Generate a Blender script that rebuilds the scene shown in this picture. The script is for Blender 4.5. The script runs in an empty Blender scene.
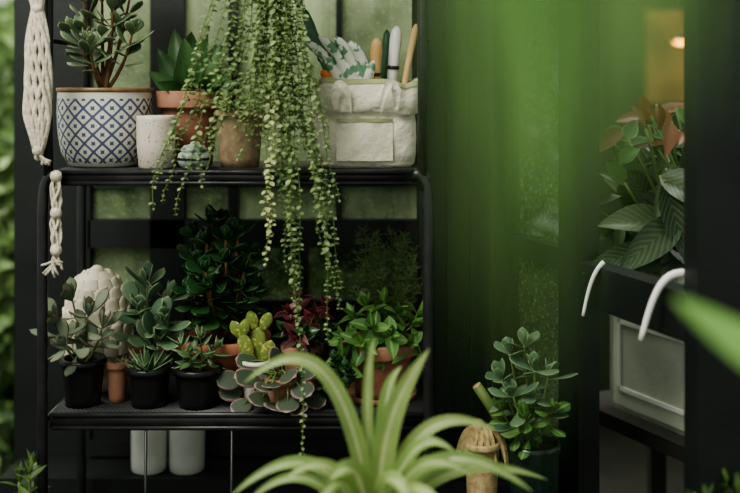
import bpy, math, random
from mathutils import Vector, Matrix
random.seed(7)
V=Vector
F=1028.0; CY=-2.05; HC=1.5; HOR=90.0
def W(px,py,y):
    d=y-CY
    return V(((px-370)*d/F, y, HC-(py-HOR)*d/F))
def X(px,y): return (px-370)*(y-CY)/F
R=random.uniform

# ---------------- materials ----------------
def newmat(name):
    m=bpy.data.materials.new(name); m.use_nodes=True
    nt=m.node_tree
    for n in list(nt.nodes): nt.nodes.remove(n)
    return m,nt
def N(nt,t,**k):
    n=nt.nodes.new(t)
    for a,b in k.items(): setattr(n,a,b)
    return n
def math_(nt,op,a,b=None,clamp=False):
    n=N(nt,'ShaderNodeMath',operation=op); n.use_clamp=clamp
    for i,v in enumerate((a,b)):
        if v is None: continue
        if isinstance(v,(int,float)): n.inputs[i].default_value=v
        else: nt.links.new(v,n.inputs[i])
    return n.outputs[0]
def mix(nt,f,a,b):
    n=N(nt,'ShaderNodeMix',data_type='RGBA')
    for i,v in ((0,f),(6,a),(7,b)):
        if isinstance(v,(int,float)): n.inputs[i].default_value=v
        elif isinstance(v,(tuple,list)): n.inputs[i].default_value=(*v[:3],1)
        else: nt.links.new(v,n.inputs[i])
    return n.outputs[2]
def s2l(c):
    return tuple(((v/255)/12.92 if v/255<=.04045 else ((v/255+.055)/1.055)**2.4) for v in c)
def noise(nt,scale,detail=4,coord='Object'):
    tc=N(nt,'ShaderNodeTexCoord'); n=N(nt,'ShaderNodeTexNoise')
    n.inputs['Scale'].default_value=scale; n.inputs['Detail'].default_value=detail
    nt.links.new(tc.outputs[coord],n.inputs['Vector']); return n.outputs['Fac']
def ramp(nt,f,lo,hi):
    n=N(nt,'ShaderNodeMapRange'); n.inputs[1].default_value=lo; n.inputs[2].default_value=hi
    nt.links.new(f,n.inputs[0]); return n.outputs[0]
def surf(name,c1,c2=None,rough=.6,scale=20,bump=0,bscale=80,metal=0,lo=.35,hi=.65,spec=.5,trans=0,bdist=.004):
    m,nt=newmat(name)
    p=N(nt,'ShaderNodeBsdfPrincipled'); o=N(nt,'ShaderNodeOutputMaterial')
    p.inputs['Roughness'].default_value=rough; p.inputs['Metallic'].default_value=metal
    p.inputs['Specular IOR Level'].default_value=spec
    col=mix(nt,ramp(nt,noise(nt,scale),lo,hi),s2l(c1),s2l(c2 or c1))
    nt.links.new(col,p.inputs['Base Color'])
    if bump:
        b=N(nt,'ShaderNodeBump'); b.inputs['Strength'].default_value=bump; b.inputs['Distance'].default_value=bdist
        nt.links.new(noise(nt,bscale),b.inputs['Height']); nt.links.new(b.outputs[0],p.inputs['Normal'])
    last=p.outputs[0]
    if trans:
        t=N(nt,'ShaderNodeBsdfTranslucent'); nt.links.new(col,t.inputs[0])
        ms=N(nt,'ShaderNodeMixShader'); ms.inputs[0].default_value=trans
        nt.links.new(p.outputs[0],ms.inputs[1]); nt.links.new(t.outputs[0],ms.inputs[2]); last=ms.outputs[0]
    nt.links.new(last,o.inputs[0]); return m
def leafm(name,c1,c2,edge=None,center=None,trans=.25,rough=.42,stripes=None,sf=.65):
    m,nt=newmat(name)
    p=N(nt,'ShaderNodeBsdfPrincipled'); o=N(nt,'ShaderNodeOutputMaterial')
    p.inputs['Roughness'].default_value=rough
    g=N(nt,'ShaderNodeNewGeometry'); uv=N(nt,'ShaderNodeTexCoord')
    sp=N(nt,'ShaderNodeSeparateXYZ'); nt.links.new(uv.outputs['UV'],sp.inputs[0])
    u,v=sp.outputs[0],sp.outputs[1]
    col=mix(nt,g.outputs['Random Per Island'],s2l(c1),s2l(c2))
    a=math_(nt,'ABSOLUTE',math_(nt,'SUBTRACT',u,.5))
    nz=noise(nt,60,3)
    if edge:
        e=math_(nt,'MAXIMUM',math_(nt,'MULTIPLY',a,2),math_(nt,'MULTIPLY',math_(nt,'SUBTRACT',v,.5),2))
        e=ramp(nt,math_(nt,'ADD',e,math_(nt,'MULTIPLY',nz,.15)),.82,1.0)
        col=mix(nt,e,col,s2l(edge))
    if center:
        e=ramp(nt,math_(nt,'ADD',a,math_(nt,'MULTIPLY',nz,.06)),.16,.05)
        col=mix(nt,e,col,s2l(center))
    if stripes:
        k=math_(nt,'SINE',math_(nt,'MULTIPLY',math_(nt,'SUBTRACT',v,math_(nt,'MULTIPLY',a,.6)),60))
        col=mix(nt,math_(nt,'MULTIPLY',ramp(nt,k,.1,.9),sf),col,s2l(stripes))
    col=mix(nt,math_(nt,'MULTIPLY',ramp(nt,noise(nt,25),.4,.75),.25),col,s2l(tuple(x*.6 for x in c1)))
    nt.links.new(col,p.inputs['Base Color'])
    t=N(nt,'ShaderNodeBsdfTranslucent'); nt.links.new(col,t.inputs[0])
    ms=N(nt,'ShaderNodeMixShader'); ms.inputs[0].default_value=trans
    nt.links.new(p.outputs[0],ms.inputs[1]); nt.links.new(t.outputs[0],ms.inputs[2])
    nt.links.new(ms.outputs[0],o.inputs[0]); return m
def latticem():
    m,nt=newmat('blue_lattice_glaze')
    p=N(nt,'ShaderNodeBsdfPrincipled'); o=N(nt,'ShaderNodeOutputMaterial'); p.inputs['Roughness'].default_value=.22
    uv=N(nt,'ShaderNodeTexCoord'); sp=N(nt,'ShaderNodeSeparateXYZ'); nt.links.new(uv.outputs['UV'],sp.inputs[0])
    u=math_(nt,'MULTIPLY',sp.outputs[0],16); v=math_(nt,'MULTIPLY',sp.outputs[1],4.5)
    a=math_(nt,'ABSOLUTE',math_(nt,'SUBTRACT',math_(nt,'FRACT',math_(nt,'ADD',u,v)),.5))
    b=math_(nt,'ABSOLUTE',math_(nt,'SUBTRACT',math_(nt,'FRACT',math_(nt,'SUBTRACT',math_(nt,'ADD',u,20),v)),.5))
    line=math_(nt,'GREATER_THAN',math_(nt,'MAXIMUM',a,b),.405)
    knot=math_(nt,'GREATER_THAN',math_(nt,'ADD',a,b),.76)
    fl=math_(nt,'LESS_THAN',math_(nt,'ADD',math_(nt,'MULTIPLY',math_(nt,'MULTIPLY',a,b),14),math_(nt,'MAXIMUM',a,b)),.27)
    msk=math_(nt,'MAXIMUM',math_(nt,'MAXIMUM',line,fl),knot)
    msk=math_(nt,'MULTIPLY',msk,math_(nt,'LESS_THAN',sp.outputs[1],.9))
    msk=math_(nt,'MULTIPLY',msk,math_(nt,'GREATER_THAN',sp.outputs[1],.07))
    col=mix(nt,math_(nt,'MULTIPLY',msk,.9),s2l((206,206,194)),s2l((50,62,104)))
    nt.links.new(col,p.inputs['Base Color']); nt.links.new(p.outputs[0],o.inputs[0]); return m
def panem(name,c1,c2,transp=.35):
    m,nt=newmat(name); o=N(nt,'ShaderNodeOutputMaterial')
    nz=noise(nt,4,5); d=noise(nt,130,2)
    tc=N(nt,'ShaderNodeTexCoord'); mp=N(nt,'ShaderNodeMapping'); mp.inputs['Scale'].default_value=(45,45,3.5)
    n2=N(nt,'ShaderNodeTexNoise'); n2.inputs['Scale'].default_value=1; nt.links.new(tc.outputs['Object'],mp.inputs[0]); nt.links.new(mp.outputs[0],n2.inputs['Vector'])
    col=mix(nt,ramp(nt,nz,.36,.64),s2l(tuple(x*.72 for x in c1)),s2l(c2))
    col=mix(nt,math_(nt,'MULTIPLY',ramp(nt,n2.outputs[0],.5,.65),.25),col,s2l(tuple(x*.4 for x in c1)))
    col=mix(nt,math_(nt,'MULTIPLY',ramp(nt,d,.58,.68),.5),col,s2l((225,232,215)))
    t=N(nt,'ShaderNodeBsdfTranslucent'); nt.links.new(col,t.inputs[0])
    g=N(nt,'ShaderNodeBsdfPrincipled'); nt.links.new(col,g.inputs['Base Color']); g.inputs['Roughness'].default_value=.12
    bb=N(nt,'ShaderNodeBump'); bb.inputs['Strength'].default_value=.4; bb.inputs['Distance'].default_value=.002
    nt.links.new(d,bb.inputs['Height']); nt.links.new(bb.outputs[0],g.inputs['Normal'])
    tr=N(nt,'ShaderNodeBsdfTransparent'); tr.inputs[0].default_value=(.94,.97,.90,1)
    m1=N(nt,'ShaderNodeMixShader'); m1.inputs[0].default_value=.6
    nt.links.new(g.outputs[0],m1.inputs[1]); nt.links.new(t.outputs[0],m1.inputs[2])
    m2=N(nt,'ShaderNodeMixShader'); m2.inputs[0].default_value=transp
    nt.links.new(m1.outputs[0],m2.inputs[1]); nt.links.new(tr.outputs[0],m2.inputs[2])
    nt.links.new(m2.outputs[0],o.inputs[0]); return m
def emitm(name,c,s):
    m,nt=newmat(name); e=N(nt,'ShaderNodeEmission'); o=N(nt,'ShaderNodeOutputMaterial')
    e.inputs[0].default_value=(*s2l(c),1); e.inputs[1].default_value=s; nt.links.new(e.outputs[0],o.inputs[0]); return m
def weavem():
    m,nt=newmat('perforated_black_metal'); p=N(nt,'ShaderNodeBsdfPrincipled'); o=N(nt,'ShaderNodeOutputMaterial')
    tc=N(nt,'ShaderNodeTexCoord'); sp=N(nt,'ShaderNodeSeparateXYZ'); nt.links.new(tc.outputs['Object'],sp.inputs[0])
    a=math_(nt,'SINE',math_(nt,'MULTIPLY',sp.outputs[0],700)); b=math_(nt,'SINE',math_(nt,'MULTIPLY',sp.outputs[1],400))
    k=math_(nt,'GREATER_THAN',math_(nt,'MULTIPLY',a,b),.15)
    nt.links.new(mix(nt,k,s2l((64,66,66)),s2l((10,11,11))),p.inputs['Base Color'])
    p.inputs['Roughness'].default_value=.38
    bb=N(nt,'ShaderNodeBump'); bb.inputs['Strength'].default_value=.5; bb.inputs['Distance'].default_value=.002
    nt.links.new(k,bb.inputs['Height']); nt.links.new(bb.outputs[0],p.inputs['Normal'])
    nt.links.new(p.outputs[0],o.inputs[0]); return m

M={}
M['metal']=surf('black_metal',(28,29,30),(42,43,43),rough=.35,bump=.1)
M['frame']=surf('dark_green_paint',(14,19,17),(23,29,26),rough=.5,scale=6,bump=.15)
M['weave']=weavem()
M['terra']=surf('terracotta',(140,84,60),(170,116,88),rough=.8,scale=14,bump=.3)
M['terra2']=surf('dusty_terracotta',(128,82,62),(164,122,98),rough=.85,scale=10,bump=.3)
M['soil']=surf('soil',(38,28,20),(66,50,36),rough=.95,scale=90,bump=1,bscale=200)
M['lattice']=latticem()
M['goldrim']=surf('brown_glaze_rim',(120,96,66),(150,124,90),rough=.3)
M['whitecer']=surf('white_ceramic',(214,208,194),(228,224,212),rough=.3,scale=60)
M['speckle']=surf('speckled_ceramic',(206,198,182),(140,126,108),rough=.5,scale=220,lo=.58,hi=.7)
M['celadon']=surf('celadon_glaze',(166,184,168),(84,100,88),rough=.3,scale=70,lo=.5,hi=.62)
M['beige']=surf('beige_stoneware',(138,118,90),(164,144,114),rough=.8,scale=60,bump=.3)
M['blackpl']=surf('black_plastic',(16,17,18),(24,25,26),rough=.35)
M['canvas']=surf('canvas',(216,212,188),(230,226,206),rough=.95,scale=12,bump=.9,bscale=26,bdist=.012)
M['canvas2']=surf('canvas_seam',(140,150,104),(164,168,128),rough=.95)
M['dome']=surf('cream_plaster',(222,215,194),(200,193,170),rough=.55,scale=18,bump=.2)
M['rope']=surf('cotton_rope',(226,220,202),(194,185,164),rough=.95,scale=120,bump=.6,bscale=300)
M['wood']=surf('pale_wood',(196,160,104),(212,182,134),rough=.6,scale=30)
M['orange']=surf('orange_grip',(206,110,40),(216,130,60),rough=.5)
M['greenpl']=surf('green_grip',(60,100,70),(80,120,86),rough=.5)
M['glove']=surf('glove_fabric',(222,226,212),(110,152,120),rough=.95,scale=50,lo=.5,hi=.55)
M['bottle']=surf('translucent_plastic',(226,230,220),(238,240,232),rough=.3,trans=.25)
M['box']=surf('white_painted_box',(206,210,196),(178,186,168),rough=.6,scale=8,bump=.15)
M['hook']=surf('white_plastic',(236,236,230),rough=.35)
M['bark']=surf('bark',(96,70,46),(130,100,70),rough=.9,scale=60,bump=.6)
M['gstem']=surf('green_stem',(84,110,56),(110,130,70),rough=.6)
M['straw']=surf('straw_fibre',(200,182,134),(160,140,96),rough=.9,scale=80,bump=.6)
M['glasspot']=surf('dark_green_glaze',(20,38,32),(34,54,44),rough=.15)
M['floor']=surf('wet_paving',(34,36,32),(54,54,48),rough=.5,scale=3,bump=.3)
M['ochre']=surf('warm_wood_wall',(92,72,40),(136,108,60),rough=.7,scale=6)
M['darkwall']=surf('shaded_wall',(26,36,26),(44,56,38),rough=.8,scale=4)
M['benchw']=surf('weathered_bench',(26,25,23),(38,37,33),rough=.7,scale=8)
M['bulb']=emitm('warm_bulb',(255,176,70),14)
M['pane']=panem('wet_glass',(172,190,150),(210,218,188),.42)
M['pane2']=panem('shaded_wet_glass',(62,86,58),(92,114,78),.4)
# leaves
M['l_grey']=leafm('leaf_grey_green',(92,122,90),(130,154,112),edge=(176,190,150))
M['l_haw']=leafm('leaf_dark_patterned',(48,88,46),(80,120,66),stripes=(116,148,98),sf=.18)
M['l_dark']=leafm('leaf_dark_glossy',(36,76,40),(66,106,58),rough=.25)
M['l_vine']=leafm('leaf_vine',(104,132,84),(164,182,126),trans=.35)
M['l_pale']=leafm('leaf_pale_vine',(194,206,142),(216,224,168),trans=.4)
M['l_fuzzy']=leafm('leaf_fuzzy_grey',(106,124,102),(140,152,124),edge=(110,90,72),rough=.9)
M['l_tall']=leafm('leaf_blue_green',(76,110,84),(112,142,104),edge=(150,168,132),rough=.6)
M['l_aloe']=leafm('leaf_aloe',(66,102,66),(104,136,84),edge=(160,180,140))
M['l_varieg']=leafm('leaf_silver_variegated',(98,110,92),(66,84,62),edge=(206,172,166),rough=.6)
M['l_red']=leafm('leaf_burgundy',(104,38,46),(66,38,38),edge=(150,80,80))
M['l_fresh']=leafm('leaf_fresh_green',(68,118,58),(112,156,80),center=(140,172,104))
M['l_fern']=leafm('leaf_fine_fern',(80,106,64),(114,136,84))
M['l_spider']=leafm('leaf_spider_plant',(166,188,116),(130,164,92),center=(212,220,168),trans=.35)
M['l_big']=leafm('leaf_begonia',(48,72,46),(86,108,74),stripes=(130,142,112),rough=.35,sf=.3)
M['l_rust']=leafm('leaf_rust',(112,66,44),(142,90,58))
M['l_fore']=leafm('leaf_palm_bright',(122,170,94),(166,204,126),trans=.4)
M['l_lime']=leafm('leaf_lime',(150,208,112),(170,220,130),trans=.4)
M['l_hedge']=leafm('leaf_hedge',(54,84,44),(126,156,90),trans=.35)
M['l_bright']=leafm('bright_patch_leaf',(226,236,210),(190,220,150),trans=.35)  # near-white leaves, brightness of a lit lawn put into the colour
M['cactus']=surf('cactus_skin',(112,130,60),(184,176,90),rough=.8,scale=160,lo=.55,hi=.62,bump=.5)

# ---------------- mesh builder ----------------
class MB:
    def __init__(s,name): s.n=name; s.v=[]; s.f=[]; s.m=[]; s.uv=[]; s.mats=[]
    def mi(s,k):
        if k not in s.mats: s.mats.append(k)
        return s.mats.index(k)
    def add(s,vs,fs,mat,uvs=None):
        o=len(s.v); k=s.mi(mat); s.v+=[tuple(v) for v in vs]
        for f in fs:
            s.f.append([i+o for i in f]); s.m.append(k)
            s.uv.append([uvs[i] if uvs else (0,0) for i in f])
    def grid(s,rows,mat,closed=False,uvf=None,cap0=False,cap1=False):
        n=len(rows[0]); k=s.mi(mat); o=len(s.v)
        for r in rows: s.v+=[tuple(p) for p in r]
        H=len(rows)-1
        for i in range(H):
            for j in range(n if closed else n-1):
                j2=(j+1)%n
                s.f.append([o+i*n+j,o+i*n+j2,o+(i+1)*n+j2,o+(i+1)*n+j]); s.m.append(k)
                q=n if closed else n-1
                a,b=j/q,(j+1)/q; c,d=i/H,(i+1)/H
                if uvf: c,d=uvf[i],uvf[i+1]
                s.uv.append([(a,c),(b,c),(b,d),(a,d)])
        if cap0: s.f.append([o+j for j in range(n)][::-1]); s.m.append(k); s.uv.append([(.5,0)]*n)
        if cap1: s.f.append([o+H*n+j for j in range(n)]); s.m.append(k); s.uv.append([(.5,1)]*n)
    def lathe(s,prof,c,mat,seg=32,cap0=True,cap1=False,uvf=None):
        rows=[[V((c[0]+r*math.cos(2*math.pi*j/seg),c[1]+r*math.sin(2*math.pi*j/seg),c[2]+z)) for j in range(seg)] for r,z in prof]
        s.grid(rows,mat,True,uvf,cap0,cap1)
    def tube(s,pts,r,mat,seg=8,caps=True):
        pts=[V(p) for p in pts]; n=len(pts)
        rs=r if isinstance(r,(list,tuple)) else [r]*n
        rows=[]; prev=None
        for i,p in enumerate(pts):
            t=(pts[min(i+1,n-1)]-pts[max(i-1,0)]).normalized()
            if prev is None:
                a=t.cross(V((0.13,1,0.07)))
                if a.length<.05: a=t.cross(V((1,0,0)))
                a.normalize()
            else:
                a=prev-t*prev.dot(t); a.normalize()
            prev=a; b=t.cross(a)
            rows.append([p+(a*math.cos(2*math.pi*j/seg)+b*math.sin(2*math.pi*j/seg))*rs[i] for j in range(seg)])
        s.grid(rows,mat,True,None,caps,caps)
    def box(s,a,b,mat):
        x0,y0,z0=a;x1,y1,z1=b
        vs=[(x0,y0,z0),(x1,y0,z0),(x1,y1,z0),(x0,y1,z0),(x0,y0,z1),(x1,y0,z1),(x1,y1,z1),(x0,y1,z1)]
        s.add(vs,[(0,3,2,1),(4,5,6,7),(0,1,5,4),(1,2,6,5),(2,3,7,6),(3,0,4,7)],mat)
    def beam(s,p,q,w,z0,z1,mat):
        p=V((p[0],p[1],0));q=V((q[0],q[1],0)); t=(q-p).normalized(); n=V((-t.y,t.x,0))*w/2
        b=[p-n,q-n,q+n,p+n]
        vs=[v+V((0,0,z0)) for v in b]+[v+V((0,0,z1)) for v in b]
        s.add(vs,[(0,3,2,1),(4,5,6,7),(0,1,5,4),(1,2,6,5),(2,3,7,6),(3,0,4,7)],mat)
    def leaf(s,b,d,n,L,Wd,mat,shape='ovate',T=0,droop=0,curl=0,seg=8,cup=.15):
        b=V(b); d=V(d).normalized(); n=V(n); side=d.cross(n)
        if side.length<1e-3: side=d.cross(V((1,0.3,0)))
        side.normalize(); n=side.cross(d).normalized()
        rows=[]
        for i in range(seg+1):
            t=i/seg; w=SH[shape](t)*Wd/2
            c=b+d*L*t+V((0,0,-1))*droop*L*t*t+n*curl*L*t*t
            if T:
                h=T/2*(w/(Wd/2))**.6 if w>0 else 0
                rows.append([c+side*(w*math.cos(a))+n*(h*math.sin(a)) for a in [math.pi*2*k/8 for k in range(8)]])
            else:
                rows.append([c+side*(w*k)+n*(cup*abs(k)**1.5*w*2) for k in (-1,-.5,0,.5,1)])
        if T:
            k=s.mi(mat); o=len(s.v)
            for r in rows: s.v+=[tuple(p) for p in r]
            for i in range(seg):
                for j in range(8):
                    j2=(j+1)%8
                    s.f.append([o+i*8+j,o+i*8+j2,o+(i+1)*8+j2,o+(i+1)*8+j]); s.m.append(k)
                    u=[.5+.5*math.cos(math.pi*2*q/8) for q in (j,j2)]
                    s.uv.append([(u[0],i/seg),(u[1],i/seg),(u[1],(i+1)/seg),(u[0],(i+1)/seg)])
        else: s.grid(rows,mat)
    def ribbon(s,pts,Wd,mat,n0=(0,-.7,.7),shape='strap',twist=0,cup=.35):
        pts=bez(pts,22); n=len(pts); rows=[]
        for i,p in enumerate(pts):
            t=(pts[min(i+1,n-1)]-pts[max(i-1,0)]).normalized()
            nn=V(n0); side=t.cross(nn)
            side.normalize(); nn=side.cross(t)
            if twist:
                q=Matrix.Rotation(twist*i/n,3,t); side=q@side; nn=q@nn
            w=SH[shape](i/(n-1))*Wd/2
            rows.append([p+side*w*k+nn*(cup*abs(k)*w) for k in (-1,-.5,0,.5,1)])
        s.grid(rows,mat)
    def done(s,smooth=True):
        me=bpy.data.meshes.new(s.n)
        c=sum((V(v) for v in s.v),V())/len(s.v)
        me.from_pydata([tuple(V(v)-c) for v in s.v],[],s.f)
        for k in s.mats: me.materials.append(M[k])
        me.polygons.foreach_set('material_index',s.m)
        me.polygons.foreach_set('use_smooth',[smooth]*len(s.f))
        uvl=me.uv_layers.new(name='UVMap'); fl=[x for f in s.uv for q in f for x in q]
        uvl.data.foreach_set('uv',fl)
        me.validate(); me.update()
        o=bpy.data.objects.new(s.n,me); o.location=c; bpy.context.scene.collection.objects.link(o)
        return o
SH={'ovate':lambda t:max(0,math.sin(math.pi*t**.8))**.85,
 'paddle':lambda t:max(.14*(1-t),max(0,math.sin(math.pi*t**1.7))**.7),
 'round':lambda t:math.sqrt(max(0,1-(2*t-1)**2)),
 'lance':lambda t:max(.25*(1-t),max(0,math.sin(math.pi*t**.65))),
 'aloe':lambda t:max(0,1-t**1.6),
 'strap':lambda t:min(1,.55+t*2)*max(0,1-t**3)**.8,
 'scale':lambda t:math.sqrt(max(0,1-t**3))}
def bez(p,n):
    p=[V(q) for q in p]
    out=[]
    for i in range(n+1):
        t=i/n; q=list(p)
        while len(q)>1: q=[q[k].lerp(q[k+1],t) for k in range(len(q)-1)]
        out.append(q[0])
    return out
def perp(d):
    a=d.cross(V((0,0,1)))
    if a.length<.1: a=d.cross(V((1,0,0)))
    return a.normalized()
def pot(mb,c,r_top,r_bot,h,mat,rim=.0,rimh=0,th=.006,soil=True,bulge=0):
    n=8; prof=[]
    for i in range(n+1):
        t=i/n; prof.append((r_bot+(r_top-r_bot)*t+bulge*math.sin(math.pi*t),h*t))
    if rim:
        z=h-rimh; prof=[(r_bot+(r_top-r_bot)*(i/6*(z/h)),z*i/6) for i in range(7)]
        prof+=[(r_top+rim*.9,z),(r_top+rim,z+.003),(r_top+rim,h-.003),(r_top+rim-.002,h)]
    else: prof+=[(r_top-.001,h+.002)]
    prof+=[(r_top-th,h),(r_top-th,h-.018)]
    mb.lathe(prof,c,mat)
    if soil: mb.lathe([(r_top-th,h-.02),((r_top-th)*.5,h-.012),(.0005,h-.010)],c,'soil',cap0=False)
def shrub(mb,base,tips,leafmat,L,Wd,T=.004,shape='paddle',npair=5,start=.3,stem='gstem',sr=.004,elev=.9,droop=0,curl=.1,top=4,seg=7):
    base=V(base)
    for tip in tips:
        tip=V(tip); mid=base.lerp(tip,.5)+V((R(-.01,.01),R(-.01,.01),0))+V(((tip-base).x*.12,0,-(tip-base).length*.06))
        pts=bez([base+V((R(-.008,.008),R(-.008,.008),0)),mid,tip],10)
        mb.tube(pts,[sr*(1-.5*i/10) for i in range(11)],stem,6)
        ph=R(0,6.28)
        for k in range(npair):
            t=start+(1-start)*k/max(1,npair-1)*.97; i=min(9,int(t*10)); p=pts[i].lerp(pts[i+1],t*10-i); ax=(pts[i+1]-pts[i]).normalized()
            a=perp(ax); b=ax.cross(a); ang=ph+k*1.57+R(-.3,.3)
            for q in (0,math.pi):
                o=a*math.cos(ang+q)+b*math.sin(ang+q)
                e=elev+R(-.2,.2)-(.35 if k<npair/2 else 0)
                d=o*math.cos(e)+ax*math.sin(e)
                mb.leaf(p+o*sr*.5,d,ax*math.cos(e)-o*math.sin(e),L*R(.75,1.1),Wd*R(.8,1.1),leafmat,shape,T,droop,curl,seg)
        ax=(pts[-1]-pts[-2]).normalized(); a=perp(ax); b=ax.cross(a)
        for k in range(top):
            ang=k*2.4; o=a*math.cos(ang)+b*math.sin(ang); e=1.15
            mb.leaf(pts[-1],o*math.cos(e)+ax*math.sin(e),ax*math.cos(e)-o*math.sin(e),L*R(.5,.8),Wd*R(.5,.8),leafmat,shape,T,0,curl,seg)
def rosette(mb,c,n,L,Wd,mat,T=.004,shape='aloe',e0=.3,e1=1.35,curl=0,droop=0,seg=7):
    for k in range(n):
        a=k*2.3999; t=k/n; e=e0+(e1-e0)*t+R(-.08,.08); o=V((math.cos(a),math.sin(a),0)); z=V((0,0,1))
        mb.leaf(V(c)+o*.004,o*math.cos(e)+z*math.sin(e),z*math.cos(e)-o*math.sin(e),L*(1-.35*t)*R(.85,1.1),Wd,mat,shape,T,droop,curl,seg)

ZU=1.34; ZL=.856; ZT=1.80
# ---------------- shelf ----------------
s=MB('metal_plant_shelf')
def tier(z,x0,x1,lip=.026):
    s.box((x0,0.0,z-.006),(x1,.27,z),'weave')
    s.tube([(x0,0,z-.004),(x1,0,z-.004)],.006,'metal'); s.tube([(x0,0,z-lip),(x1,0,z-lip)],.005,'metal')
    s.box((x0,-.002,z-lip),(x1,.002,z-.002),'metal')
    for x in (x0,x1): s.box((x-.004,0,z-lip),(x+.004,.27,z-.001),'metal')
    s.box((x0,.266,z-lip),(x1,.272,z-.001),'metal')
tier(ZU,-.630,.095); tier(ZL,-.634,.108,.03); tier(ZT,-.630,.095); tier(.30,-.634,.108,.03)
for yy in (-.004,.272):
    for sx,xu,xl in ((-1,-.640,-.652),(1,.104,.116)):
        s.tube([(xu,yy,1.30),(xu,yy,1.6),(xu,yy,1.86),(xu-sx*.01,yy,1.88),(xu-sx*.03,yy,1.885)],.0095,'metal',10)
        s.tube([(xl,yy,0.0),(xl,yy,.9),(xl,yy,1.22)]+bez([(xl,yy,1.24),(xl,yy,1.31),(xl-sx*.004,yy,1.33),(xl-sx*.03,yy,1.335)],6),.0105,'metal',10)
for xl in (-.652,.116):
    for z in (.29,.84,1.325): s.tube([(xl*.995,0,z),(xl*.995,.27,z)],.006,'metal')
    s.tube([(xl*.99,0,1.60),(xl*.99,.27,1.60)],.005,'metal')
for px in (146,232): s.tube([(X(px,.0),.0,.83),(X(px,0)-.004,.0,.30)],.003,'metal',6)
s.done()

# ---------------- floor / walls ----------------
f=MB('floor'); f.box((-6,-5,-.05),(6,8,0),'floor'); f.done(False)
YW=.47
w=MB('wall_back')
def bar(px0,px1,z0,z1,y=YW,dy=.06): w.box((X(px0,y),y,z0),(X(px1,y),y+dy,z1),'frame')
def zz(py,y=YW): return W(0,py,y).z
bar(14,90,0,2.6); bar(150,184,0,2.6); bar(228,238,zz(302),2.6,YW+.01,.04); bar(424,512,0,2.6)
bar(300,308,zz(302),zz(232),YW+.01,.04); bar(336,342,zz(220),2.6,YW+.015,.03)
bar(88,424,zz(248),zz(220)); bar(88,424,zz(188),zz(172),YW+.01,.04)
bar(88,424,zz(455),zz(440),YW-.012,.02); bar(88,424,0,zz(302),YW+.01,.04)
bar(14,512,2.5,2.6)
for p in (447,470,492): w.box((X(p,YW),YW-.012,0),(X(p+5,YW),YW,2.6),'frame')
w.box((X(20,YW),YW-.14,.56),(X(512,YW),YW,.60),'frame')
w.done(False)
k=0
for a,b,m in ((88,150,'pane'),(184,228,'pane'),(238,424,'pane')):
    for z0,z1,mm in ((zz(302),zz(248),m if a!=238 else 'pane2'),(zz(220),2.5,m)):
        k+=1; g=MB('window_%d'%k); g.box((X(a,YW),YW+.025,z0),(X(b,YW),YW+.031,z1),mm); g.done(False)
A=V((.34,.42,0)); B=V((.585,-.29,0))
w=MB('wall_right')
def side(t0,t1,z0,z1,th=.05,m='frame'):
    p=A.lerp(B,t0); q=A.lerp(B,t1); w.beam(p,q,th,z0,z1,m)
side(0,.05,0,2.6); side(.36,.47,0,2.6,.05); side(.06,.36,1.115,1.16,.05); side(.06,.36,.0,.62,.05)
side(.47,.95,1.06,1.145,.05); side(.47,.95,0,.55,.05)
w.box((B.x-.035,B.y-.035,0),(B.x+.042,B.y+.04,2.6),'frame')
side(0,1,2.5,2.6,.05)
w.done(False)
for z0,z1 in ((.62,1.115),(1.16,2.5)):
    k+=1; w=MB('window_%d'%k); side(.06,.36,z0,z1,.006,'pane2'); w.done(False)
w=MB('wall_inner'); w.box((.95,2.6,0),(3.6,2.7,2.8),'darkwall'); w.box((1.24,2.56,1.44),(1.65,2.6,1.86),'ochre'); w.done(False)
w=MB('roof_beam')
w.box((-1.6,-1.72,2.55),(1.8,-1.66,2.65),'frame'); w.box((-1.6,-1.75,2.5),(-1.54,.5,2.6),'frame'); w.box((1.4,-1.75,2.5),(1.46,.5,2.6),'frame')
w.box((-1.6,-1.74,0),(-1.54,-1.68,2.5),'frame'); w.box((1.4,-1.74,0),(1.46,-1.68,2.5),'frame')
w.box((-1.6,.47,2.5),(1.46,.53,2.6),'frame'); w.box((-1.6,.47,0),(-1.54,.53,2.5),'frame'); w.box((1.4,.47,0),(1.46,.53,2.5),'frame'); w.done(False)
for px,py,y in ((681,41,1.8),(742,36,1.6)):
    c=W(px,py,y); l=MB('pendant_lamp'); l.lathe([(.012,.03),(.02,.025),(.034,.005),(.036,.0)],c,'metal',20,cap0=False)
    l.lathe([(.001,-.014),(.02,-.011),(.030,-.002),(.014,.010)],c,'bulb',16,cap0=False); l.tube([c+V((0,0,.03)),(c.x,c.y,2.6)],.003,'metal',6); l.done()
h=MB('garden_hedge')
for i in range(8000):
    x=R(-3.2,.75); z=R(.02,2.1)*(1+.12*math.sin(x*5)); y=2.3+R(-.25,.35)+.2*math.sin(x*3+z*2)
    d=V((R(-1,1),R(-1,-.1),R(-.8,.6))); h.leaf((x,y,z),d,V((R(-.5,.5),-1,R(.2,1))),R(.07,.16),R(.03,.06),'l_hedge','ovate',0,.2,seg=3)
h.box((-3.2,2.75,0),(.75,2.9,1.9),'l_hedge')
h.done()
h=MB('bright_patch_shrub')  # made-up shrub, its pale band stands in for a brightly lit lawn
for i in range(900):
    a=R(0,6.28); r=.28*math.sqrt(R(0,1)); z=R(.0,1.30); x=-1.46+math.cos(a)*r; y=1.3+math.sin(a)*r
    bl=z>1.05 and z<1.26
    h.leaf((x,y,z),(R(-1,1),R(-1,.3),R(-.3,1)),(R(-.5,.5),-1,R(.2,1)),R(.04,.08),R(.03,.05),'l_bright' if bl else 'l_hedge','ovate',0,.1,seg=3)
h.tube([(-1.46,1.3,0),(-1.46,1.3,1.1)],.02,'bark'); h.done()

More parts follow.
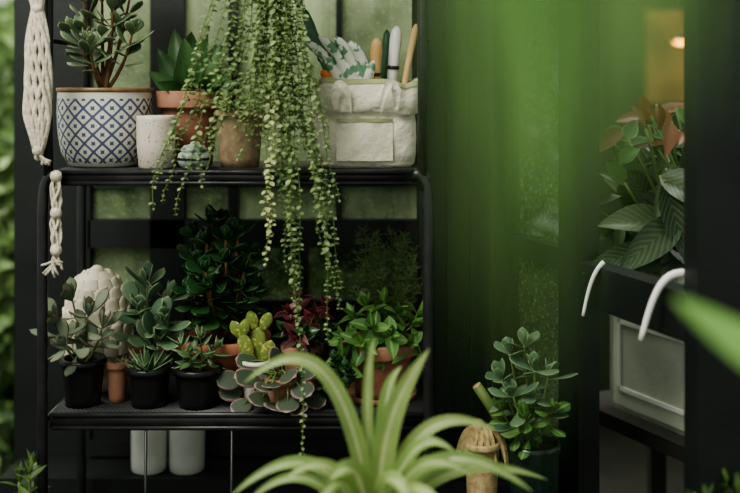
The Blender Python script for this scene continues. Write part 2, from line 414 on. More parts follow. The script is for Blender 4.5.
# ---------------- upper shelf ----------------
y=.125; c=V((X(105,y),y,ZU))
o=MB('potted_jade_plant')
prof=[(.066,0),(.076,.004),(.09,.03),(.097,.07),(.099,.11),(.098,.14),(.097,.155)]
o.lathe(prof,c,'lattice',48,uvf=[0,.03,.2,.45,.7,.88,1])
o.lathe([(.097,.155),(.1,.158),(.1,.164),(.094,.165),(.09,.15)],c,'goldrim',48,cap0=False)
o.lathe([(.091,.148),(.05,.156),(.001,.158)],c,'soil',cap0=False)
b=c+V((-.005,0,.155))
tips=[W(px,py,y+dy) for px,py,dy in ((76,34,-.02),(84,0,.0),(102,-20,.03),(112,10,-.04),(130,-4,.0),(132,34,-.03),(90,46,-.05),(118,-10,.05))]
shrub(o,b,tips,'l_grey',.058,.029,.005,'paddle',4,.5,'bark',.005,.7,curl=.15)
o.done()
y=.165; c=V((X(190,y),y,ZU)); o=MB('potted_haworthia')
pot(o,c,.065,.048,.158,'terra2',.008,.036)
for px,py,dy,wd in ((158,44,-.02,.044),(172,22,.0,.050),(186,36,-.05,.055),(202,26,.02,.05),(216,40,-.03,.05),(232,58,-.02,.044),(234,76,-.04,.042),(152,68,-.04,.042),(176,58,-.09,.050),(198,60,-.09,.055),(216,70,-.08,.046),(164,78,-.08,.04),(190,22,.04,.05),(222,28,.05,.044)):
    t=W(px,py,y+dy); st=c+V(((t.x-c.x)*.15,-.01,.138)); d=t-st
    o.leaf(st,d,V((R(-.4,.4),-.8,.5)),d.length*1.05,wd,'l_haw','ovate',0,.1,-.15,10,.2)
o.done()
y=.05; c=V((X(156,y),y,ZU)); o=MB('white_ceramic_cup')
o.lathe([(.030,0),(.035,.004),(.039,.05),(.0395,.1),(.039,.108),(.036,.108),(.035,.05),(.001,.05)],c,'speckle',32)
o.done()
y=.035; c=V((X(194,y),y,ZU)); o=MB('small_lidded_jar')
o.lathe([(.018,0),(.030,.008),(.034,.02),(.031,.032),(.022,.036)],c,'celadon',28)
o.lathe([(.034,.0185),(.0352,.021),(.034,.0235)],c,'blackpl',28,cap0=False)
o.lathe([(.026,.034),(.027,.04),(.02,.048),(.008,.05),(.007,.054),(.001,.056)],c,'celadon',28)
o.done()
y=.10; c=V((X(240,y),y,ZU)); o=MB('potted_baby_tears')
pot(o,c,.050,.04,.118,'beige',.003,.012)
for i in range(60):
    a=R(0,6.28); e=R(.2,1.4); L=R(.03,.07); d=V((math.cos(a)*math.cos(e),math.sin(a)*math.cos(e),math.sin(e)))
    p0=c+V((math.cos(a)*.02,math.sin(a)*.02,.105)); p1=p0+d*L; o.tube([p0,p1],.0008,'gstem',4)
    for k in range(5):
        q=p0.lerp(p1,(k+1)/5); o.leaf(q,V((R(-1,1),R(-1,1),R(-.2,.8))),V((0,-.5,1)),.012,.010,'l_vine','round',0,seg=4)
o.done()
# canvas tool bag
y=.125; c=V((X(366,y),y,ZU))
o=MB('canvas_tool_bag')
def sup(cx,cy,z,a,b,n=64,e=.35,wob=0,dz=0):
    r=[]
    for j in range(n):
        t=2*math.pi*j/n; ct,st=math.cos(t),math.sin(t)
        k=1+wob*(math.sin(3*t+z*30)+.6*math.sin(7*t-z*60+1)+.3*math.sin(13*t+z*90))
        r.append(V((cx+a*k*math.copysign(abs(ct)**e,ct),cy+b*k*math.copysign(abs(st)**e,st),z+dz*(math.sin(3*t+1)+.5*math.sin(8*t)))))
    return r
o.grid([sup(c.x,c.y,c.z+z,a,b,wob=wb,e=.5,dz=dz) for z,a,b,wb,dz in ((0,.094,.07,0,0),(.008,.101,.077,.005,0),(.03,.105,.080,.014,0),(.06,.107,.083,.02,0),(.09,.106,.081,.024,.001),(.108,.103,.077,.022,.002),(.112,.109,.084,.025,.003),(.116,.113,.088,.028,.004),(.14,.114,.09,.034,.004),(.168,.112,.087,.036,.005),(.178,.108,.082,.034,.006),(.174,.10,.074,.03,.006),(.12,.098,.070,.02,0),(.10,.096,.068,0,0))],'canvas',True,None,True,True)
o.grid([sup(c.x,c.y,c.z+z,a,b,wob=wb,e=.5,dz=.005) for z,a,b,wb in ((.170,.1137,.0885,.035),(.179,.111,.085,.034),(.180,.108,.081,.034))],'canvas2',True)
pk=[[V((c.x+x,c.y-.083-.006*math.sin(math.pi*(x+.06)/.115)-.003*math.sin(x*90+zz_*50),c.z+zz_)) for x in [-.06+.115*i/16 for i in range(17)]] for zz_ in (.016,.02,.04,.06,.08,.1)]
o.grid(pk,'canvas'); o.grid([[p+V((0,-.002,dz)) for p in pk[-1]] for dz in (-.005,.002)],'canvas2')
for sx in (-1,1):
    o.ribbon([c+V((sx*.06,-.092,.12)),c+V((sx*.07,-.118,.19)),c+V((sx*.035,-.115,.19)),c+V((sx*.03,-.096,.11))],.018,'canvas',(0,-1,.2))
o.done()
def handle(name,p,q,r,mat,seg=10,tipm=None):
    o=MB(name); p=V(p);q=V(q); L=[p.lerp(q,t) for t in (0,.3,.6,.85,.95,1)]
    o.tube(L,[r*.6,r*.8,r,r*1.1,r*.9,r*.3],mat,seg)
    if tipm: o.tube([p.lerp(q,.52),p.lerp(q,.56)],r*1.15,tipm,seg)
    return o
zb=ZU+.105
def pt(px,py,y): return W(px,py,y)
handle('wooden_trowel_handle',(pt(372,100,.13).x,.13,zb),pt(377,38,.11),.012,'wood',10,'metal').done()
handle('garden_fork_handle',(pt(388,100,.15).x,.15,zb),pt(397,26,.14),.012,'hook',10,'metal').done()
handle('hand_rake_handle',(pt(398,100,.12).x,.12,zb),pt(416,24,.13),.007,'wood').done()
handle('dibber_handle',(pt(382,100,.17).x,.17,zb),pt(387,30,.17),.008,'greenpl').done()
handle('orange_pruner_handle',(pt(350,100,.10).x,.10,zb),pt(322,70,.08),.009,'orange').done()
o=handle('garden_shears',(pt(345,105,.15).x,.15,zb),pt(303,8,.14),.010,'greenpl',10,'metal')
o.tube([(pt(352,105,.16).x,.16,zb),pt(330,50,.16),pt(308,32,.16)],[.006,.010,.008],'greenpl'); o.done()
o=MB('gardening_glove')
pc=pt(350,66,.10)
for i in range(4):
    bx=pc+V((-.028+i*.020,0,0)); up=V((-.03+.006*i,-.01,.03+.006*(2-abs(i-1.5))))
    o.tube(bez([bx+V((.01,0,-.06)),bx,bx+up,bx+up*1.8+V((-.012,-.01,-.01))],8),[.013,.013,.0125,.012,.0115,.0115,.011,.009,.003],'glove',10)
o.tube(bez([pc+V((.03,0,-.05)),pc+V((.04,-.01,-.01)),pc+V((.05,-.015,.01))],6),[.012,.012,.012,.011,.01,.007,.003],'glove',10)
o.grid([sup(pc.x+.008,pc.y,pc.z+z,a,.014,e=.8) for z,a in ((-.085,.032),(-.05,.038),(-.02,.040),(.0,.036),(.008,.02))],'glove',True,None,True,True)
o.done()

# trailing vine on the top tier
o=MB('trailing_string_plant'); c=V((X(268,.11),.11,ZT))
pot(o,c,.08,.06,.12,'terra2',.006,.025)
def strand(ends,mat='l_vine',ls=.0128,sp=.0106):
    pts=bez(ends,60); k1,k2=R(.3,.6),R(0,6)
    pts=[p+V((math.sin(i*k1+k2)*.003*(i/30),math.cos(i*.37+k2)*.003,0)) for i,p in enumerate(pts)]
    o.tube(pts,.0009,'gstem',5)
    ph=R(0,6); k=0; acc=0
    for i in range(60):
        sg=(pts[i+1]-pts[i]); acc+=sg.length
        while acc>=sp:
            acc-=sp; p=pts[i+1]-sg*(acc/max(sg.length,1e-6)); k+=1
            if R(0,1)<.1: continue
            ang=ph+k*1.57+R(-.5,.5); fade=.6+.4*min(1,(60-i)/14)
            for q in (0,math.pi):
                d=V((math.cos(ang+q),math.sin(ang+q),R(-.9,.2))); l=ls*R(.6,1.15)*fade
                o.leaf(p,d,V((0,-.6,1)),l,l*.75,mat,'round',.0 ,.1,seg=4)
rim=c+V((0,0,.11))
ends=[(151,212,-.05),(160,180,-.03),(178,216,-.05),(198,188,-.05),(214,150,-.05),(232,118,-.05),(224,96,-.04),(241,160,-.06),(246,132,-.03),(256,120,-.06),(262,175,-.05),(286,150,-.06),(263,140,-.04),
      (294,300,-.05),(303,250,-.06),(322,215,-.05),(331,345,-.06),(343,292,-.05),(336,200,-.05),(303,455,-.06),(286,236,-.05),(252,90,-.05),(236,70,-.05),(276,108,-.07),(292,118,-.07),(270,60,-.06),(300,140,-.06),(216,60,-.04),
      (165,204,-.03),(206,172,-.05),(289,275,-.03),(298,322,-.04),(326,268,-.03),(316,180,-.04),(272,150,-.03),(280,190,-.03),(257,150,-.04),(308,150,-.04),(284,90,-.04),(246,80,-.04),(262,98,-.06),(232,140,-.07),(330,150,-.06),(304,100,-.04),(295,210,-.04),(337,310,-.03)]
for px,py,yy in ends:
    e=W(px,py,yy); tx=X(min(304,max(234,250+(px-190)*.30))+R(-9,9),0)
    a=rim+V(((tx-c.x)*.6,-.06,0))
    top=V((tx,-.05,ZT+.05))
    if px<230: strand([a,a+V((0,-.04,.05)),top,V((tx*.8+e.x*.2,yy-.01,1.62)),V((tx*.45+e.x*.55,yy,1.45)),V((e.x*1.0,yy,(e.z+1.42)/2+.03)),e])
    else: strand([a,a+V((0,-.04,.05)),top,V((tx,yy-.01,1.62)),V((tx*.7+e.x*.3,yy,1.5)),V((e.x*.9+tx*.1+R(-.015,.015),yy,(e.z+1.45)/2)),e])
for px,py,q in ((268,264,1),(266,240,0)): 
    e=W(px,py,-.062-.01*q); strand([rim+V((0,-.06,0)),V((e.x+.02,-.06,ZT+.04)),V((e.x+.02,-.045,1.55)),V((e.x+.005,-.06,1.35)),e],'l_pale',.015)
for i in range(40):
    a=R(0,6.28); d=V((math.cos(a),math.sin(a),R(.4,1.5))).normalized(); p=c+V((math.cos(a)*.04,math.sin(a)*.04,.11))
    o.tube([p,p+d*.05],.001,'gstem',4)
    for k in range(4): o.leaf(p+d*.012*(k+1),V((R(-1,1),R(-1,1),.3)),V((0,0,1)),.013,.011,'l_vine','round',0,seg=4)
o.done()

def macrame(name,top,bot,wmax,n=8,r=.0035,knots=(.0,.35,.7)):
    o=MB(name); top=V(top);bot=V(bot)
    for i in range(n):
        pts=[]; sg=R(.75,1.1)
        for j in range(41):
            t=j/40; c=top.lerp(bot,t); a=2*math.pi*i/n+t*5*(1 if i%2 else -1)
            kk=min(abs(t-k) for k in knots); rr=wmax*sg*(.35+.65*min(1,kk/.14))
            pts.append(c+V((math.cos(a)*rr,math.sin(a)*rr*.5,math.sin(a*2)*.002)))
        o.tube(pts,r,'rope',6)
    for k in knots:
        c=top.lerp(bot,k); o.lathe([(.002,-.012),(.010,-.008),(.012,0),(.010,.008),(.002,.012)],c,'rope',10)
    return o
o=macrame('macrame_plant_hanger',(X(38,-.03),-.035,1.86),W(38,150,-.035),.025,20,.0045,(.0,.42,1.0))
o.tube([(X(38,-.03),-.035,1.86),(-.64,-.03,1.885),(-.635,.0,1.897),(-.63,.01,1.885)],.004,'rope')
for i in range(9): o.tube(bez([W(38,150,-.035),W(40+R(-6,6),158,-.035+R(-.01,.01)),W(42+R(-9,9),R(158,166),-.035)],5),.0028,'rope',5)
o.done()
o=macrame('cotton_rope_tassel',(X(56,-.02),-.02,1.33),W(56,250,-.02),.010,6,.0030,(.0,.5,1.0))
for i in range(10): o.tube(bez([W(56,250,-.02),W(56+R(-8,8),262,-.02+R(-.01,.01)),W(54+R(-18,14),R(262,282),-.02)],5),.0025,'rope',5)
o.done()

# ---------------- lower shelf ----------------
y=.185; c=V((X(97,y),y,ZL)); o=MB('ceramic_artichoke_finial')
o.lathe([(.055,0),(.058,.01),(.05,.02),(.035,.035),(.035,.05),(.06,.07),(.068,.085)],c,'dome',32)
def dr(t): return .073*max(0.0,math.cos(t*math.pi/2*.97))**.6+.002
H=.165; Z0=.085
o.lathe([(.06,.07)]+[(dr(i/14)*.94,Z0+H*math.sin(i/14*math.pi/2)) for i in range(15)]+[(.001,Z0+H)],c,'dome',32,cap0=False)
rows=8
for i in range(rows):
    t=i/rows; r=dr(t); z=Z0+H*math.sin(t*math.pi/2); n=max(6,int(14*(r/.075)))
    t2=min(1,t+1.2/rows); r2=dr(t2); z2=Z0+H*math.sin(t2*math.pi/2)
    for j in range(n):
        a=2*math.pi*(j+.5*(i%2))/n; ou=V((math.cos(a),math.sin(a),0)); d=ou*(r2-r)*.75+V((0,0,z2-z))
        o.leaf(c+ou*(r-.004)+V((0,0,z-.006)),d,ou,max(.026,d.length*1.0),2.1*math.pi*r/n,'dome','scale',.011,0,.16,10)
o.lathe([(.014,-.01),(.015,.006),(.008,.012),(.001,.014)],c+V((0,0,Z0+H)),'dome',14)
o.done()
def blackpot(name,px,y,h,w_px):
    c=V((X(px,y),y,ZL)); o=MB(name); r=w_px/2*(y-CY)/F
    pot(o,c,r-.003,r*.74,h,'blackpl',.003,.012); return o,c+V((0,0,h-.012))
o,b=blackpot('potted_panda_kalanchoe',83,.06,.095,46)
shrub(o,b,[W(56,325,.03),W(72,300,.05),W(88,316,.02),W(102,328,.04),W(66,345,.0)],'l_fuzzy',.062,.028,.005,'paddle',3,.5,'gstem',.0035,.5,curl=.2)
o.done()
o,b=blackpot('potted_aloe',149,.055,.080,46)
rosette(o,b,18,.080,.015,'l_aloe',.005,'aloe',.1,1.3,curl=.1)
rosette(o,b+V((-.02,-.01,0)),8,.05,.010,'l_aloe',.004,'aloe',.1,1.3)
o.done()
o,b=blackpot('potted_crassula',198,.05,.080,50)
shrub(o,b,[W(182,345,.04),W(200,338,.03),W(216,348,.04),W(190,352,.01)],'l_aloe',.036,.014,.005,'lance',4,.4,'gstem',.003,.5)
o.done()
c=V((X(117,.075),.075,ZL)); o=MB('small_terracotta_pot'); pot(o,c,.022,.016,.085,'terra2',.003,.014)
rosette(o,c+V((0,0,.075)),9,.03,.01,'l_aloe',.004,'aloe',.3,1.3); o.done()
y=.165; c=V((X(150,y),y,ZL)); o=MB('potted_paddle_succulent')
pot(o,c,.040,.03,.085,'terra2',.004,.015)
shrub(o,c+V((0,0,.075)),[W(147,285,.15),W(163,322,.10),W(140,312,.10),W(168,300,.17),W(156,340,.09)],'l_tall',.068,.034,.005,'paddle',4,.45,'gstem',.004,.6,curl=.15); o.done()
y=.165; c=V((X(222,y),y,ZL)); o=MB('potted_dark_jade_tree')
pot(o,c,.098,.065,.118,'terra',.008,.022)
tips=[W(px,py,y+dy) for px,py,dy in ((192,290,-.05),(198,262,-.02),(194,238,.02),(212,222,0),(238,234,-.04),(252,258,0),(254,288,-.05),(226,262,-.07),(210,290,-.08),(238,292,-.06),(206,244,-.04),(226,240,-.05),(244,272,-.07),(222,226,.02),(206,272,-.09))]
shrub(o,c+V((0,0,.105)),tips,'l_dark',.050,.042,.004,'paddle',5,.45,'bark',.006,.4,curl=.2,top=5); o.done()
y=.075; c=V((X(257,y),y,ZL)); o=MB('potted_bunny_ear_cactus')
pot(o,c,.034,.028,.088,'whitecer',.002,.008)
def pad(b,d,L,r):
    d=V(d).normalized(); rows=[]
    e=d.cross(V((0,1,0))).normalized(); a=d.cross(e).normalized()
    for i in range(13):
        t=i/12; w=r*math.sin(math.pi*(.08+.92*t**1.2))**.6 if t<1 else .0008
        rows.append([V(b)+d*L*t+(a*math.cos(q)*.42+e*math.sin(q))*w for q in [2*math.pi*k/24 for k in range(24)]])
    o.grid(rows,'cactus',True,None,True,True)
bb=c+V((0,0,.08)); pad(bb+V((-.014,0,0)),(-.3,0,1),.064,.017); pad(bb+V((.016,-.006,0)),(.3,-.1,1),.052,.016); pad(bb+V((-.032,0,.052)),(-.6,0,1),.040,.013); pad(bb+V((.0,.012,0)),(.0,.1,1),.072,.018); pad(bb+V((-.006,.018,.064)),(-.3,0,1),.042,.013); pad(bb+V((.008,.018,.064)),(.5,0,1),.040,.013)
pad(bb+V((-.028,0,.056)),(.15,0,1),.036,.011)
o.done()
y=.05; c=V((X(283,y),y,ZL)); o=MB('potted_variegated_peperomia')
pot(o,c,.036,.028,.06,'terra2',.003,.012)
for px,py,dy in [(234,392,-.0),(250,378,-.03),(262,398,-.05),(244,405,-.03),(272,384,-.05),(288,402,-.06),(300,388,-.05),(276,406,-.06),(304,372,-.02),(286,376,-.03),(262,372,.0),(298,408,-.055),(232,380,-.01),(250,362,.01),(312,397,-.02),(278,360,.0),(265,386,-.06)]:
    p=W(px,py,y+dy); b=c+V((R(-.01,.01),R(-.01,.01),.055)); o.tube(bez([b,(b+p)/2+V((0,0,.03)),p],6),.0018,'gstem',5)
    d=(p-b); d.z*=.3; d.normalize(); d=(d+V((R(-.3,.3),-.2,R(-.3,.3)))).normalized()
    L=R(.042,.056); o.leaf(p-d*L*.35,d,V((R(-.2,.2),-.8,.8)),L,L*.88,'l_varieg','round',.003,.0,.0,9)
o.done()
y=.135; c=V((X(302,y),y,ZL)); o=MB('potted_burgundy_foliage')
pot(o,c,.042,.032,.105,'terra2',.004,.016)
shrub(o,c+V((0,0,.095)),[W(px,py,y+dy) for px,py,dy in ((288,312,-.06),(300,298,-.05),(314,315,-.07),(324,306,-.04),(296,335,-.08))],'l_red',.038,.018,0,'ovate',4,.4,'gstem',.002,.4,curl=-.1)
shrub(o,c+V((0,0,.095)),[W(px,py,y+dy) for px,py,dy in ((285,330,-.03),(318,340,-.04),(326,326,-.04),(306,332,-.08))],'l_dark',.032,.018,0,'ovate',4,.4,'gstem',.002,.5)
o.done()
y=.11; c=V((X(380,y),y,ZL)); o=MB('potted_hoya')
o.lathe([(.05,0),(.074,.002),(.078,.014),(.074,.014),(.07,.006),(.001,.006)],c,'terra2',32)
pot(o,c+V((0,0,.006)),.073,.052,.115,'terra2',.007,.028)
tips=[W(px,py,y+dy) for px,py,dy in ((345,338,-.05),(354,318,-.02),(366,306,0),(384,302,.02),(398,314,0),(412,326,-.02),(408,344,-.05),(372,328,-.07),(390,336,-.08),(362,344,-.08),(418,314,.02),(342,356,-.06),(350,366,-.07))]
shrub(o,c+V((0,0,.105)),tips,'l_fresh',.050,.028,.0,'ovate',4,.35,'gstem',.0025,.3,droop=.1,curl=-.1,top=4); o.done()
y=.045; c=V((X(334,y),y,ZL)); o=MB('potted_echeveria')
pot(o,c,.03,.023,.05,'blackpl',.003,.01)
shrub(o,c+V((0,0,.04)),[W(322,372,.02),W(334,362,.03),W(346,372,.02),W(338,385,.0)],'l_dark',.032,.018,.003,'paddle',4,.4,'gstem',.0025,.5); o.done()
y=.215; c=V((X(392,y),y,ZL)); o=MB('potted_asparagus_fern')
pot(o,c,.034,.027,.07,'blackpl',.003,.01)
for i in range(38):
    e=W(R(356,422),R(226,300),y+R(-.02,.04)); b=c+V((R(-.01,.01),R(-.005,.01),.06)); pts=bez([b,b.lerp(e,.5)+V((0,0,.03)),e],12)
    o.tube(pts,.0009,'gstem',4)
    for k in range(3,13):
        for q in range(7):
            d=V((R(-1,1),R(-.6,.6),R(-.1,1))); o.leaf(pts[k],d,V((0,-1,.5)),R(.012,.026),.0032,'l_fern','lance',0,seg=2)
o.done()

for px in (149,187):
    y=.385; c=V((X(px,y),y,.60)); o=MB('plastic_bottle')
    o.lathe([(.036,0),(.041,.004),(.042,.02),(.042,.12),(.038,.135),(.018,.15),(.016,.155),(.016,.17)],c,'bottle',28)
    o.lathe([(.019,.165),(.019,.187),(.001,.188)],c,'hook',20); o.done()

# ---------------- spider plant in the foreground ----------------
ys=-.36; c=V((X(374,ys),ys,.63))
o=MB('wooden_stool')
o.lathe([(.13,0),(.14,.006),(.14,.028),(.135,.032),(.001,.032)],V((c.x,c.y,.598)),'wood',32)
for a in (0.78,2.35,3.93,5.5): o.tube([(c.x+math.cos(a)*.09,c.y+math.sin(a)*.09,.6),(c.x+math.cos(a)*.15,c.y+math.sin(a)*.15,0)],.014,'wood',10)
for a in (0.78,2.35): o.tube([(c.x+math.cos(a)*.125,c.y+math.sin(a)*.125,.25),(c.x-math.cos(a)*.125,c.y-math.sin(a)*.125,.25)],.008,'wood',8)
o.done()
o=MB('potted_spider_plant'); pot(o,c,.08,.058,.13,'terra',.008,.03); b0=c+V((0,0,.115))
LV=[((356,400),(322,312),(243,384),18,0),((366,420),(364,370),(375,336),12,.04),((376,440),(392,400),(430,348),24,-.03),((392,440),(376,390),(402,366),20,.03),
 ((395,440),(430,400),(496,430),17,-.02),((405,460),(450,428),(534,493),18,-.08),((420,470),(470,450),(548,480),13,.02),((340,460),(300,435),(230,497),16,-.06),((330,470),(290,455),(240,510),12,.0),
 ((352,465),(322,448),(285,480),15,-.1),((356,480),(338,460),(312,515),14,-.14),((385,490),(420,465),(450,520),15,-.14),((396,470),(425,440),(475,478),15,-.1),((365,470),(352,455),(330,480),24,-.12),((380,470),(388,460),(415,510),20,-.15),((400,455),(420,425),(455,452),16,-.05)]
for (a,bb,e,w_,dy) in LV:
    st=b0+V((R(-.012,.012),R(-.012,.012),0))
    o.ribbon([st,W(*a,ys+dy*.4),W(*bb,ys+dy*.8),W(*e,ys+dy)],w_*.0017,'l_spider',(R(-.15,.15),-.75,.65),'strap',R(-.3,.3))
for i in range(10):
    a=R(0.2,2.9); L=R(.2,.3); d=V((math.cos(a),math.sin(a),0)); o.ribbon([b0,b0+V((0,0,.08))+d*L*.35,b0+d*L*.8+V((0,0,.05)),b0+d*L-V((0,0,.08))],.02,'l_spider',(0,-.2,1))
o.done()

# ---------------- right bench ----------------
y=.06
o=MB('plant_bench'); x0,x1=.15,.385
o.box((x0,-.06,.63),(x1,.18,.65),'benchw')
for xx in (x0+.01,x1-.04):
    for yy in (-.05,.14): o.box((xx,yy,0),(xx+.03,yy+.03,.63),'benchw')
o.done(False)
c=V((X(534,y),y,.65)); o=MB('potted_crassula_tree')
o.lathe([(.044,0),(.05,.004),(.053,.04),(.054,.11),(.056,.118),(.056,.128),(.05,.128),(.049,.11)],c,'glasspot',32)
o.lathe([(.049,.112),(.001,.118)],c,'soil',cap0=False)
tips=[W(px,py,y+dy) for px,py,dy in ((502,380,-.02),(510,354,0),(524,346,.02),(534,370,-.04),(548,378,-.02),(513,396,-.05))]
shrub(o,c+V((0,0,.11)),tips,'l_tall',.058,.032,.004,'paddle',3,.55,'gstem',.004,.3,curl=.1)
shrub(o,c+V((0,0,.11)),[W(502,410,.02),W(552,412,.02),W(525,418,.0)],'l_fresh',.052,.03,.003,'paddle',3,.45,'gstem',.003,.3); o.done()
c=V((X(482,y),y,.65)); o=MB('potted_cane_cutting')
pot(o,c,.036,.03,.13,'straw',.003,.012)
o.tube([W(504,430,y),W(492,408,y),W(477,386,y)],[.011,.011,.0105],'gstem',12); o.tube([W(477,386,y),W(476.3,385,y)],[.0095,.0095],'wood',12)
o.tube([c+V((-.008,0,.12)),W(478,420,y)],[.013,.011],'straw',12)
for i in range(26):
    a=R(0,6.28); d=V((math.cos(a),math.sin(a)*.6,0)); p=c+V((0,0,.14)); o.ribbon([p,p+d*.02+V((0,0,.04)),p+d*.05+V((0,0,.0)),p+d*.055-V((0,0,.06))],.011,'straw',(0,-.8,.5))
o.done()

# planter box & plants beyond right wall
P0=V((.584,.45,0)); P1=V((.703,.21,0)); dirp=(P1-P0).normalized(); nr=V((-dirp.y,dirp.x,0))
if nr.x<0: nr=-nr
P2=P1+dirp*.35
o=MB('white_planter_box')
def slab(a,bp,z0,z1,off0,off1,m):
    q=[a+nr*off0,bp+nr*off0,bp+nr*off1,a+nr*off1]; vs=[v+V((0,0,z0)) for v in q]+[v+V((0,0,z1)) for v in q]
    o.add(vs,[(0,3,2,1),(4,5,6,7),(0,1,5,4),(1,2,6,5),(2,3,7,6),(3,0,4,7)],m)
slab(P0,P2,.734,1.0,0,.012,'box'); slab(P0,P2,.734,1.0,.17,.182,'box'); slab(P0,P0+dirp*.012,.734,1.0,0,.18,'box'); slab(P2-dirp*.012,P2,.734,1.0,0,.18,'box'); slab(P0,P2,.734,.745,0,.18,'box')
slab(P0-dirp*.005,P2+dirp*.005,.985,1.005,-.008,.014,'box')
for z0,z1 in ((.78,.79),(.94,.95)): slab(P0+dirp*.03,P1+dirp*.0,z0,z1,-.004,.0,'hook')
for t in (.03,.255): slab(P0+dirp*t,P0+dirp*(t+.01),.78,.95,-.004,0,'hook')
slab(P0,P2,.96,.965,.012,.17,'soil')
o.done(False)
o=MB('dark_side_table'); slab(P0-dirp*.1,P2+dirp*.1,.70,.734,-.05,.25,'benchw')
for t in (-.08,.7):
    for q in (-.03,.2): 
        p=P0+dirp*t+nr*q; o.box((p.x,p.y,0),(p.x+.04,p.y+.04,.70),'benchw')
o.done(False)
o=MB('begonia_plant')
def bigleaf(px,py,y,L,Wd,m,d,n=(0,-.8,.6),droop=.15):
    root=P0+dirp*R(.1,.4)+nr*.09+V((0,0,.95)); p=W(px,py,y); d=V(d).normalized(); st=p-d*L*.5
    o.tube(bez([root,(root+st)/2+V((0,0,.06)),st],8),.003,'gstem',6); o.leaf(st,d,V(n)+V((R(-.4,.4),0,R(-.4,.4))),L,Wd,m,'ovate',0,droop,0,10,.2)
for px,py,yy,L,Wd,m,d in [(636,218,.12,.19,.072,'l_big',(-.9,-.3,.15)),(618,255,.08,.17,.05,'l_big',(-1,-.3,-.12)),(650,240,.08,.18,.07,'l_big',(-.8,-.3,-.4)),(675,215,.1,.15,.07,'l_big',(.2,-.3,-1)),
  (668,175,.2,.13,.07,'l_big',(.5,-.3,.3)),(640,185,.2,.14,.07,'l_big',(-.5,-.3,.8)),(680,140,.2,.12,.06,'l_big',(.8,-.4,.2)),
  (655,116,.25,.10,.04,'l_rust',(-.5,-.3,.6)),(672,108,.25,.10,.035,'l_rust',(.7,-.3,.3)),(632,118,.3,.09,.04,'l_rust',(-.9,-.3,.1)),(645,106,.3,.09,.035,'l_rust',(-.2,-.3,.8)),(664,122,.22,.09,.04,'l_rust',(.2,-.3,-.6)),
  (622,172,.2,.13,.06,'l_big',(-.9,-.3,.3)),(690,190,.1,.14,.08,'l_big',(.6,-.4,-.3)),(645,265,.1,.14,.05,'l_big',(-.9,-.3,-.2)),(690,250,.1,.15,.08,'l_big',(.4,-.5,-.4)),(742,200,.0,.18,.1,'l_big',(.8,-.5,.1)),(745,120,.0,.16,.1,'l_big',(.6,-.5,.5)),(722,160,.1,.16,.1,'l_big',(.4,-.5,.4)),
  (650,205,.25,.14,.08,'l_big',(.4,-.5,.2)),(612,232,.2,.14,.05,'l_big',(-.9,-.4,.1)),(630,200,.28,.14,.07,'l_big',(-.3,-.5,.4)),(605,275,.1,.12,.045,'l_big',(-1,-.2,-.3)),(672,270,.1,.13,.06,'l_big',(-.2,-.5,-.8))]:
    bigleaf(px,py,yy,L,Wd,m,d)
for i in range(75):
    px=R(602,694); py=R(112,262)
    bigleaf(px,py,R(.12,.34),R(.06,.10),R(.022,.038),random.choice(['l_big','l_big','l_haw','l_haw','l_tall','l_rust' if py<150 else 'l_big']),(R(-1,1),R(-.7,-.1),R(-.6,1)))
o.done()
for (pp,wd) in (([(604,262),(592,272),(588,292),(583,316)],.0048),([(688,274),(660,268),(652,300),(641,340)],.0080)):
    p=A.lerp(B,.55 if wd<.006 else .85); y_=p.y-.03
    o=MB('white_curved_hook'); pts=bez([W(a,b_,y_) for a,b_ in pp],12); o.tube(pts,[wd*(1-.35*i/12) for i in range(13)],'hook',12); o.done()

# ---------------- foreground hanging palm & cane plant ----------------
o=MB('hanging_potted_palm'); c=V((.10,-1.66,1.78))
pot(o,c,.075,.055,.11,'terra',.006,.025)
for a in (0,2.1,4.2): o.tube([c+V((math.cos(a)*.08,math.sin(a)*.08,.1)),V((c.x,c.y,2.3))],.002,'rope',5)
o.tube([V((c.x,c.y,2.3)),V((c.x,c.y,2.56))],.003,'rope',5)
b0=c+V((0,0,.1))
def fore(px,py0,py1,y,w,px1=None):
    t=W(px,py0,y); e=W(px1 if px1 else px+R(-15,15),py1,y+R(-.02,.02))
    dd=V((t.x-c.x,t.y-c.y,0))
    if dd.length<.09: dd=dd.normalized()*.09 if dd.length>0.001 else V((.09,0,0))
    o.ribbon([b0,b0+dd*.5+V((0,0,.12)),V((c.x+dd.x*1.1,c.y+dd.y*1.1,c.z+.1)),V((t.x,t.y,1.62)),t,(t+e)/2,e],w,'l_fore',(R(-.3,.3),-1,.1),'lance',R(-.4,.4),.2)
for px,py1,yy,w_ in [(446,300,-1.68,.007),(472,440,-1.69,.009),(500,350,-1.66,.008),(528,460,-1.69,.011),(556,390,-1.68,.010),(584,280,-1.69,.011),(545,220,-1.63,.012),(605,220,-1.70,.011),(632,190,-1.70,.011),(660,160,-1.70,.011),(515,200,-1.62,.011),(690,140,-1.70,.010),(722,110,-1.70,.010),(485,150,-1.62,.009),(540,120,-1.66,.011),(618,100,-1.66,.010),(648,80,-1.68,.010),(540,480,-1.70,.007),(592,330,-1.70,.006)]:
    fore(px,0,py1,yy,w_)
for i in range(9):
    a=R(3.6,5.8); L=R(.2,.3); a+=math.pi if i%2 else 0
    d=V((abs(math.cos(a))*1,math.sin(a)*.25,0)); o.ribbon([b0,b0+d*L*.5+V((0,0,.14)),b0+d*L+V((0,0,.08)),b0+d*L*1.3+V((0,0,-.02))],.016,'l_fore',(0,0,1))
o.done()
o=MB('potted_dracaena'); yd=-1.12; c=V((.62,yd,0))
pot(o,c,.15,.11,.26,'whitecer',.008,.03); o.tube([c+V((0,0,.24)),c+V((-.01,0,.6)),c+V((0,0,1.12))],[.018,.016,.012],'bark',10)
top=c+V((0,0,1.1))
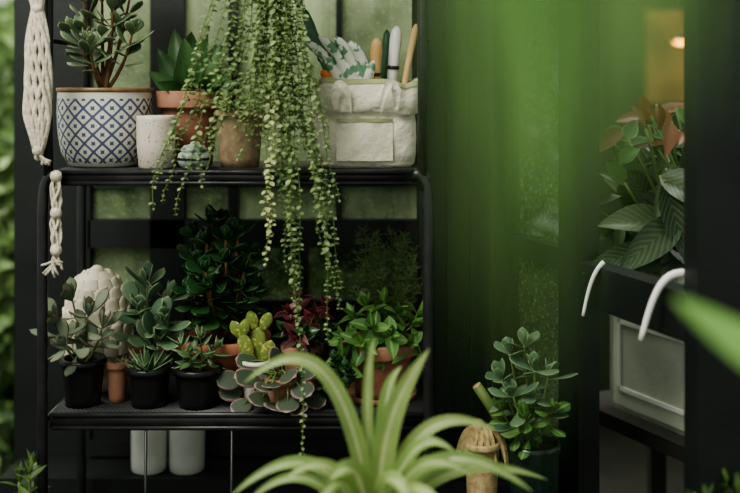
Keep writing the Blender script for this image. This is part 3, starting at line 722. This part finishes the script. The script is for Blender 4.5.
o.ribbon([top,W(800,380,yd),W(760,360,yd),W(672,296,yd)],.052,'l_lime',(0,-.9,.4),'strap',0,.2)
for i in range(22):
    a=R(-1.3,1.3); L=R(.25,.4); d=V((math.cos(a),math.sin(a),0)); o.ribbon([top-V((0,0,R(0,.12))),top+d*L*.4+V((0,0,.16)),top+d*L*.8+V((0,0,.1)),top+d*L-V((0,0,.06))],.03,'l_lime',(0,0,1))
o.done()
for px,py,y in ((14,485,-.05),(715,500,-.35)):
    c=W(px,py,y); zt=c.z; o=MB('potted_ground_foliage'); g=V((c.x,c.y,0)); pot(o,g,.13,.1,.25,'blackpl',.006,.02)
    shrub(o,g+V((0,0,.23)),[V((c.x+R(-.08,.05),c.y+R(-.05,.05),zt+R(-.1,.03))) for _ in range(9)],'l_hedge',.05,.02,0,'lance',9,.4,'gstem',.004,.5,droop=.2); o.done()

# ---------------- lights / world / camera ----------------
w=bpy.data.worlds.new('overcast_sky'); bpy.context.scene.world=w; w.use_nodes=True
bg=w.node_tree.nodes['Background']; bg.inputs[0].default_value=(.90,.95,.86,1); bg.inputs[1].default_value=.64
def area(name,loc,tgt,size,e,col):
    l=bpy.data.lights.new(name,'AREA'); l.size=size; l.energy=e; l.color=col; ob=bpy.data.objects.new(name,l); ob.location=loc
    ob.rotation_euler=(V(tgt)-V(loc)).to_track_quat('-Z','Y').to_euler(); bpy.context.scene.collection.objects.link(ob)
area('skylight',(-1.4,-1.5,3.2),(-.2,.1,1.1),1.5,100,(1,.97,.88))
area('garden_fill',(-1.0,1.3,3.8),(-.5,2.2,1.0),2.0,150,(1,1,.88))  # added lamp, brightens the hedge and the panes from behind
area('conservatory_fill',(1.5,.6,2.9),(.7,.3,1.1),.8,24,(1,.98,.9))  # added fill lamp for the planter box and plants beyond the right wall
area('warm_lamp_glow',(1.35,2.1,2.3),(1.4,2.6,1.6),.3,3,(1,.8,.5))
cam=bpy.data.cameras.new('camera'); co=bpy.data.objects.new('camera',cam); bpy.context.scene.collection.objects.link(co)
co.location=(0,CY,HC); co.rotation_euler=(math.pi/2,0,0); cam.lens=50; cam.sensor_width=36; cam.shift_y=-(246.5-HOR)/740
cam.clip_start=.02; cam.dof.use_dof=True; cam.dof.focus_distance=2.12; cam.dof.aperture_fstop=1.25
bpy.context.scene.camera=co
bpy.context.scene.view_settings.view_transform='AgX'
try: bpy.context.scene.view_settings.look='AgX - Medium High Contrast'
except Exception as e: print(e)
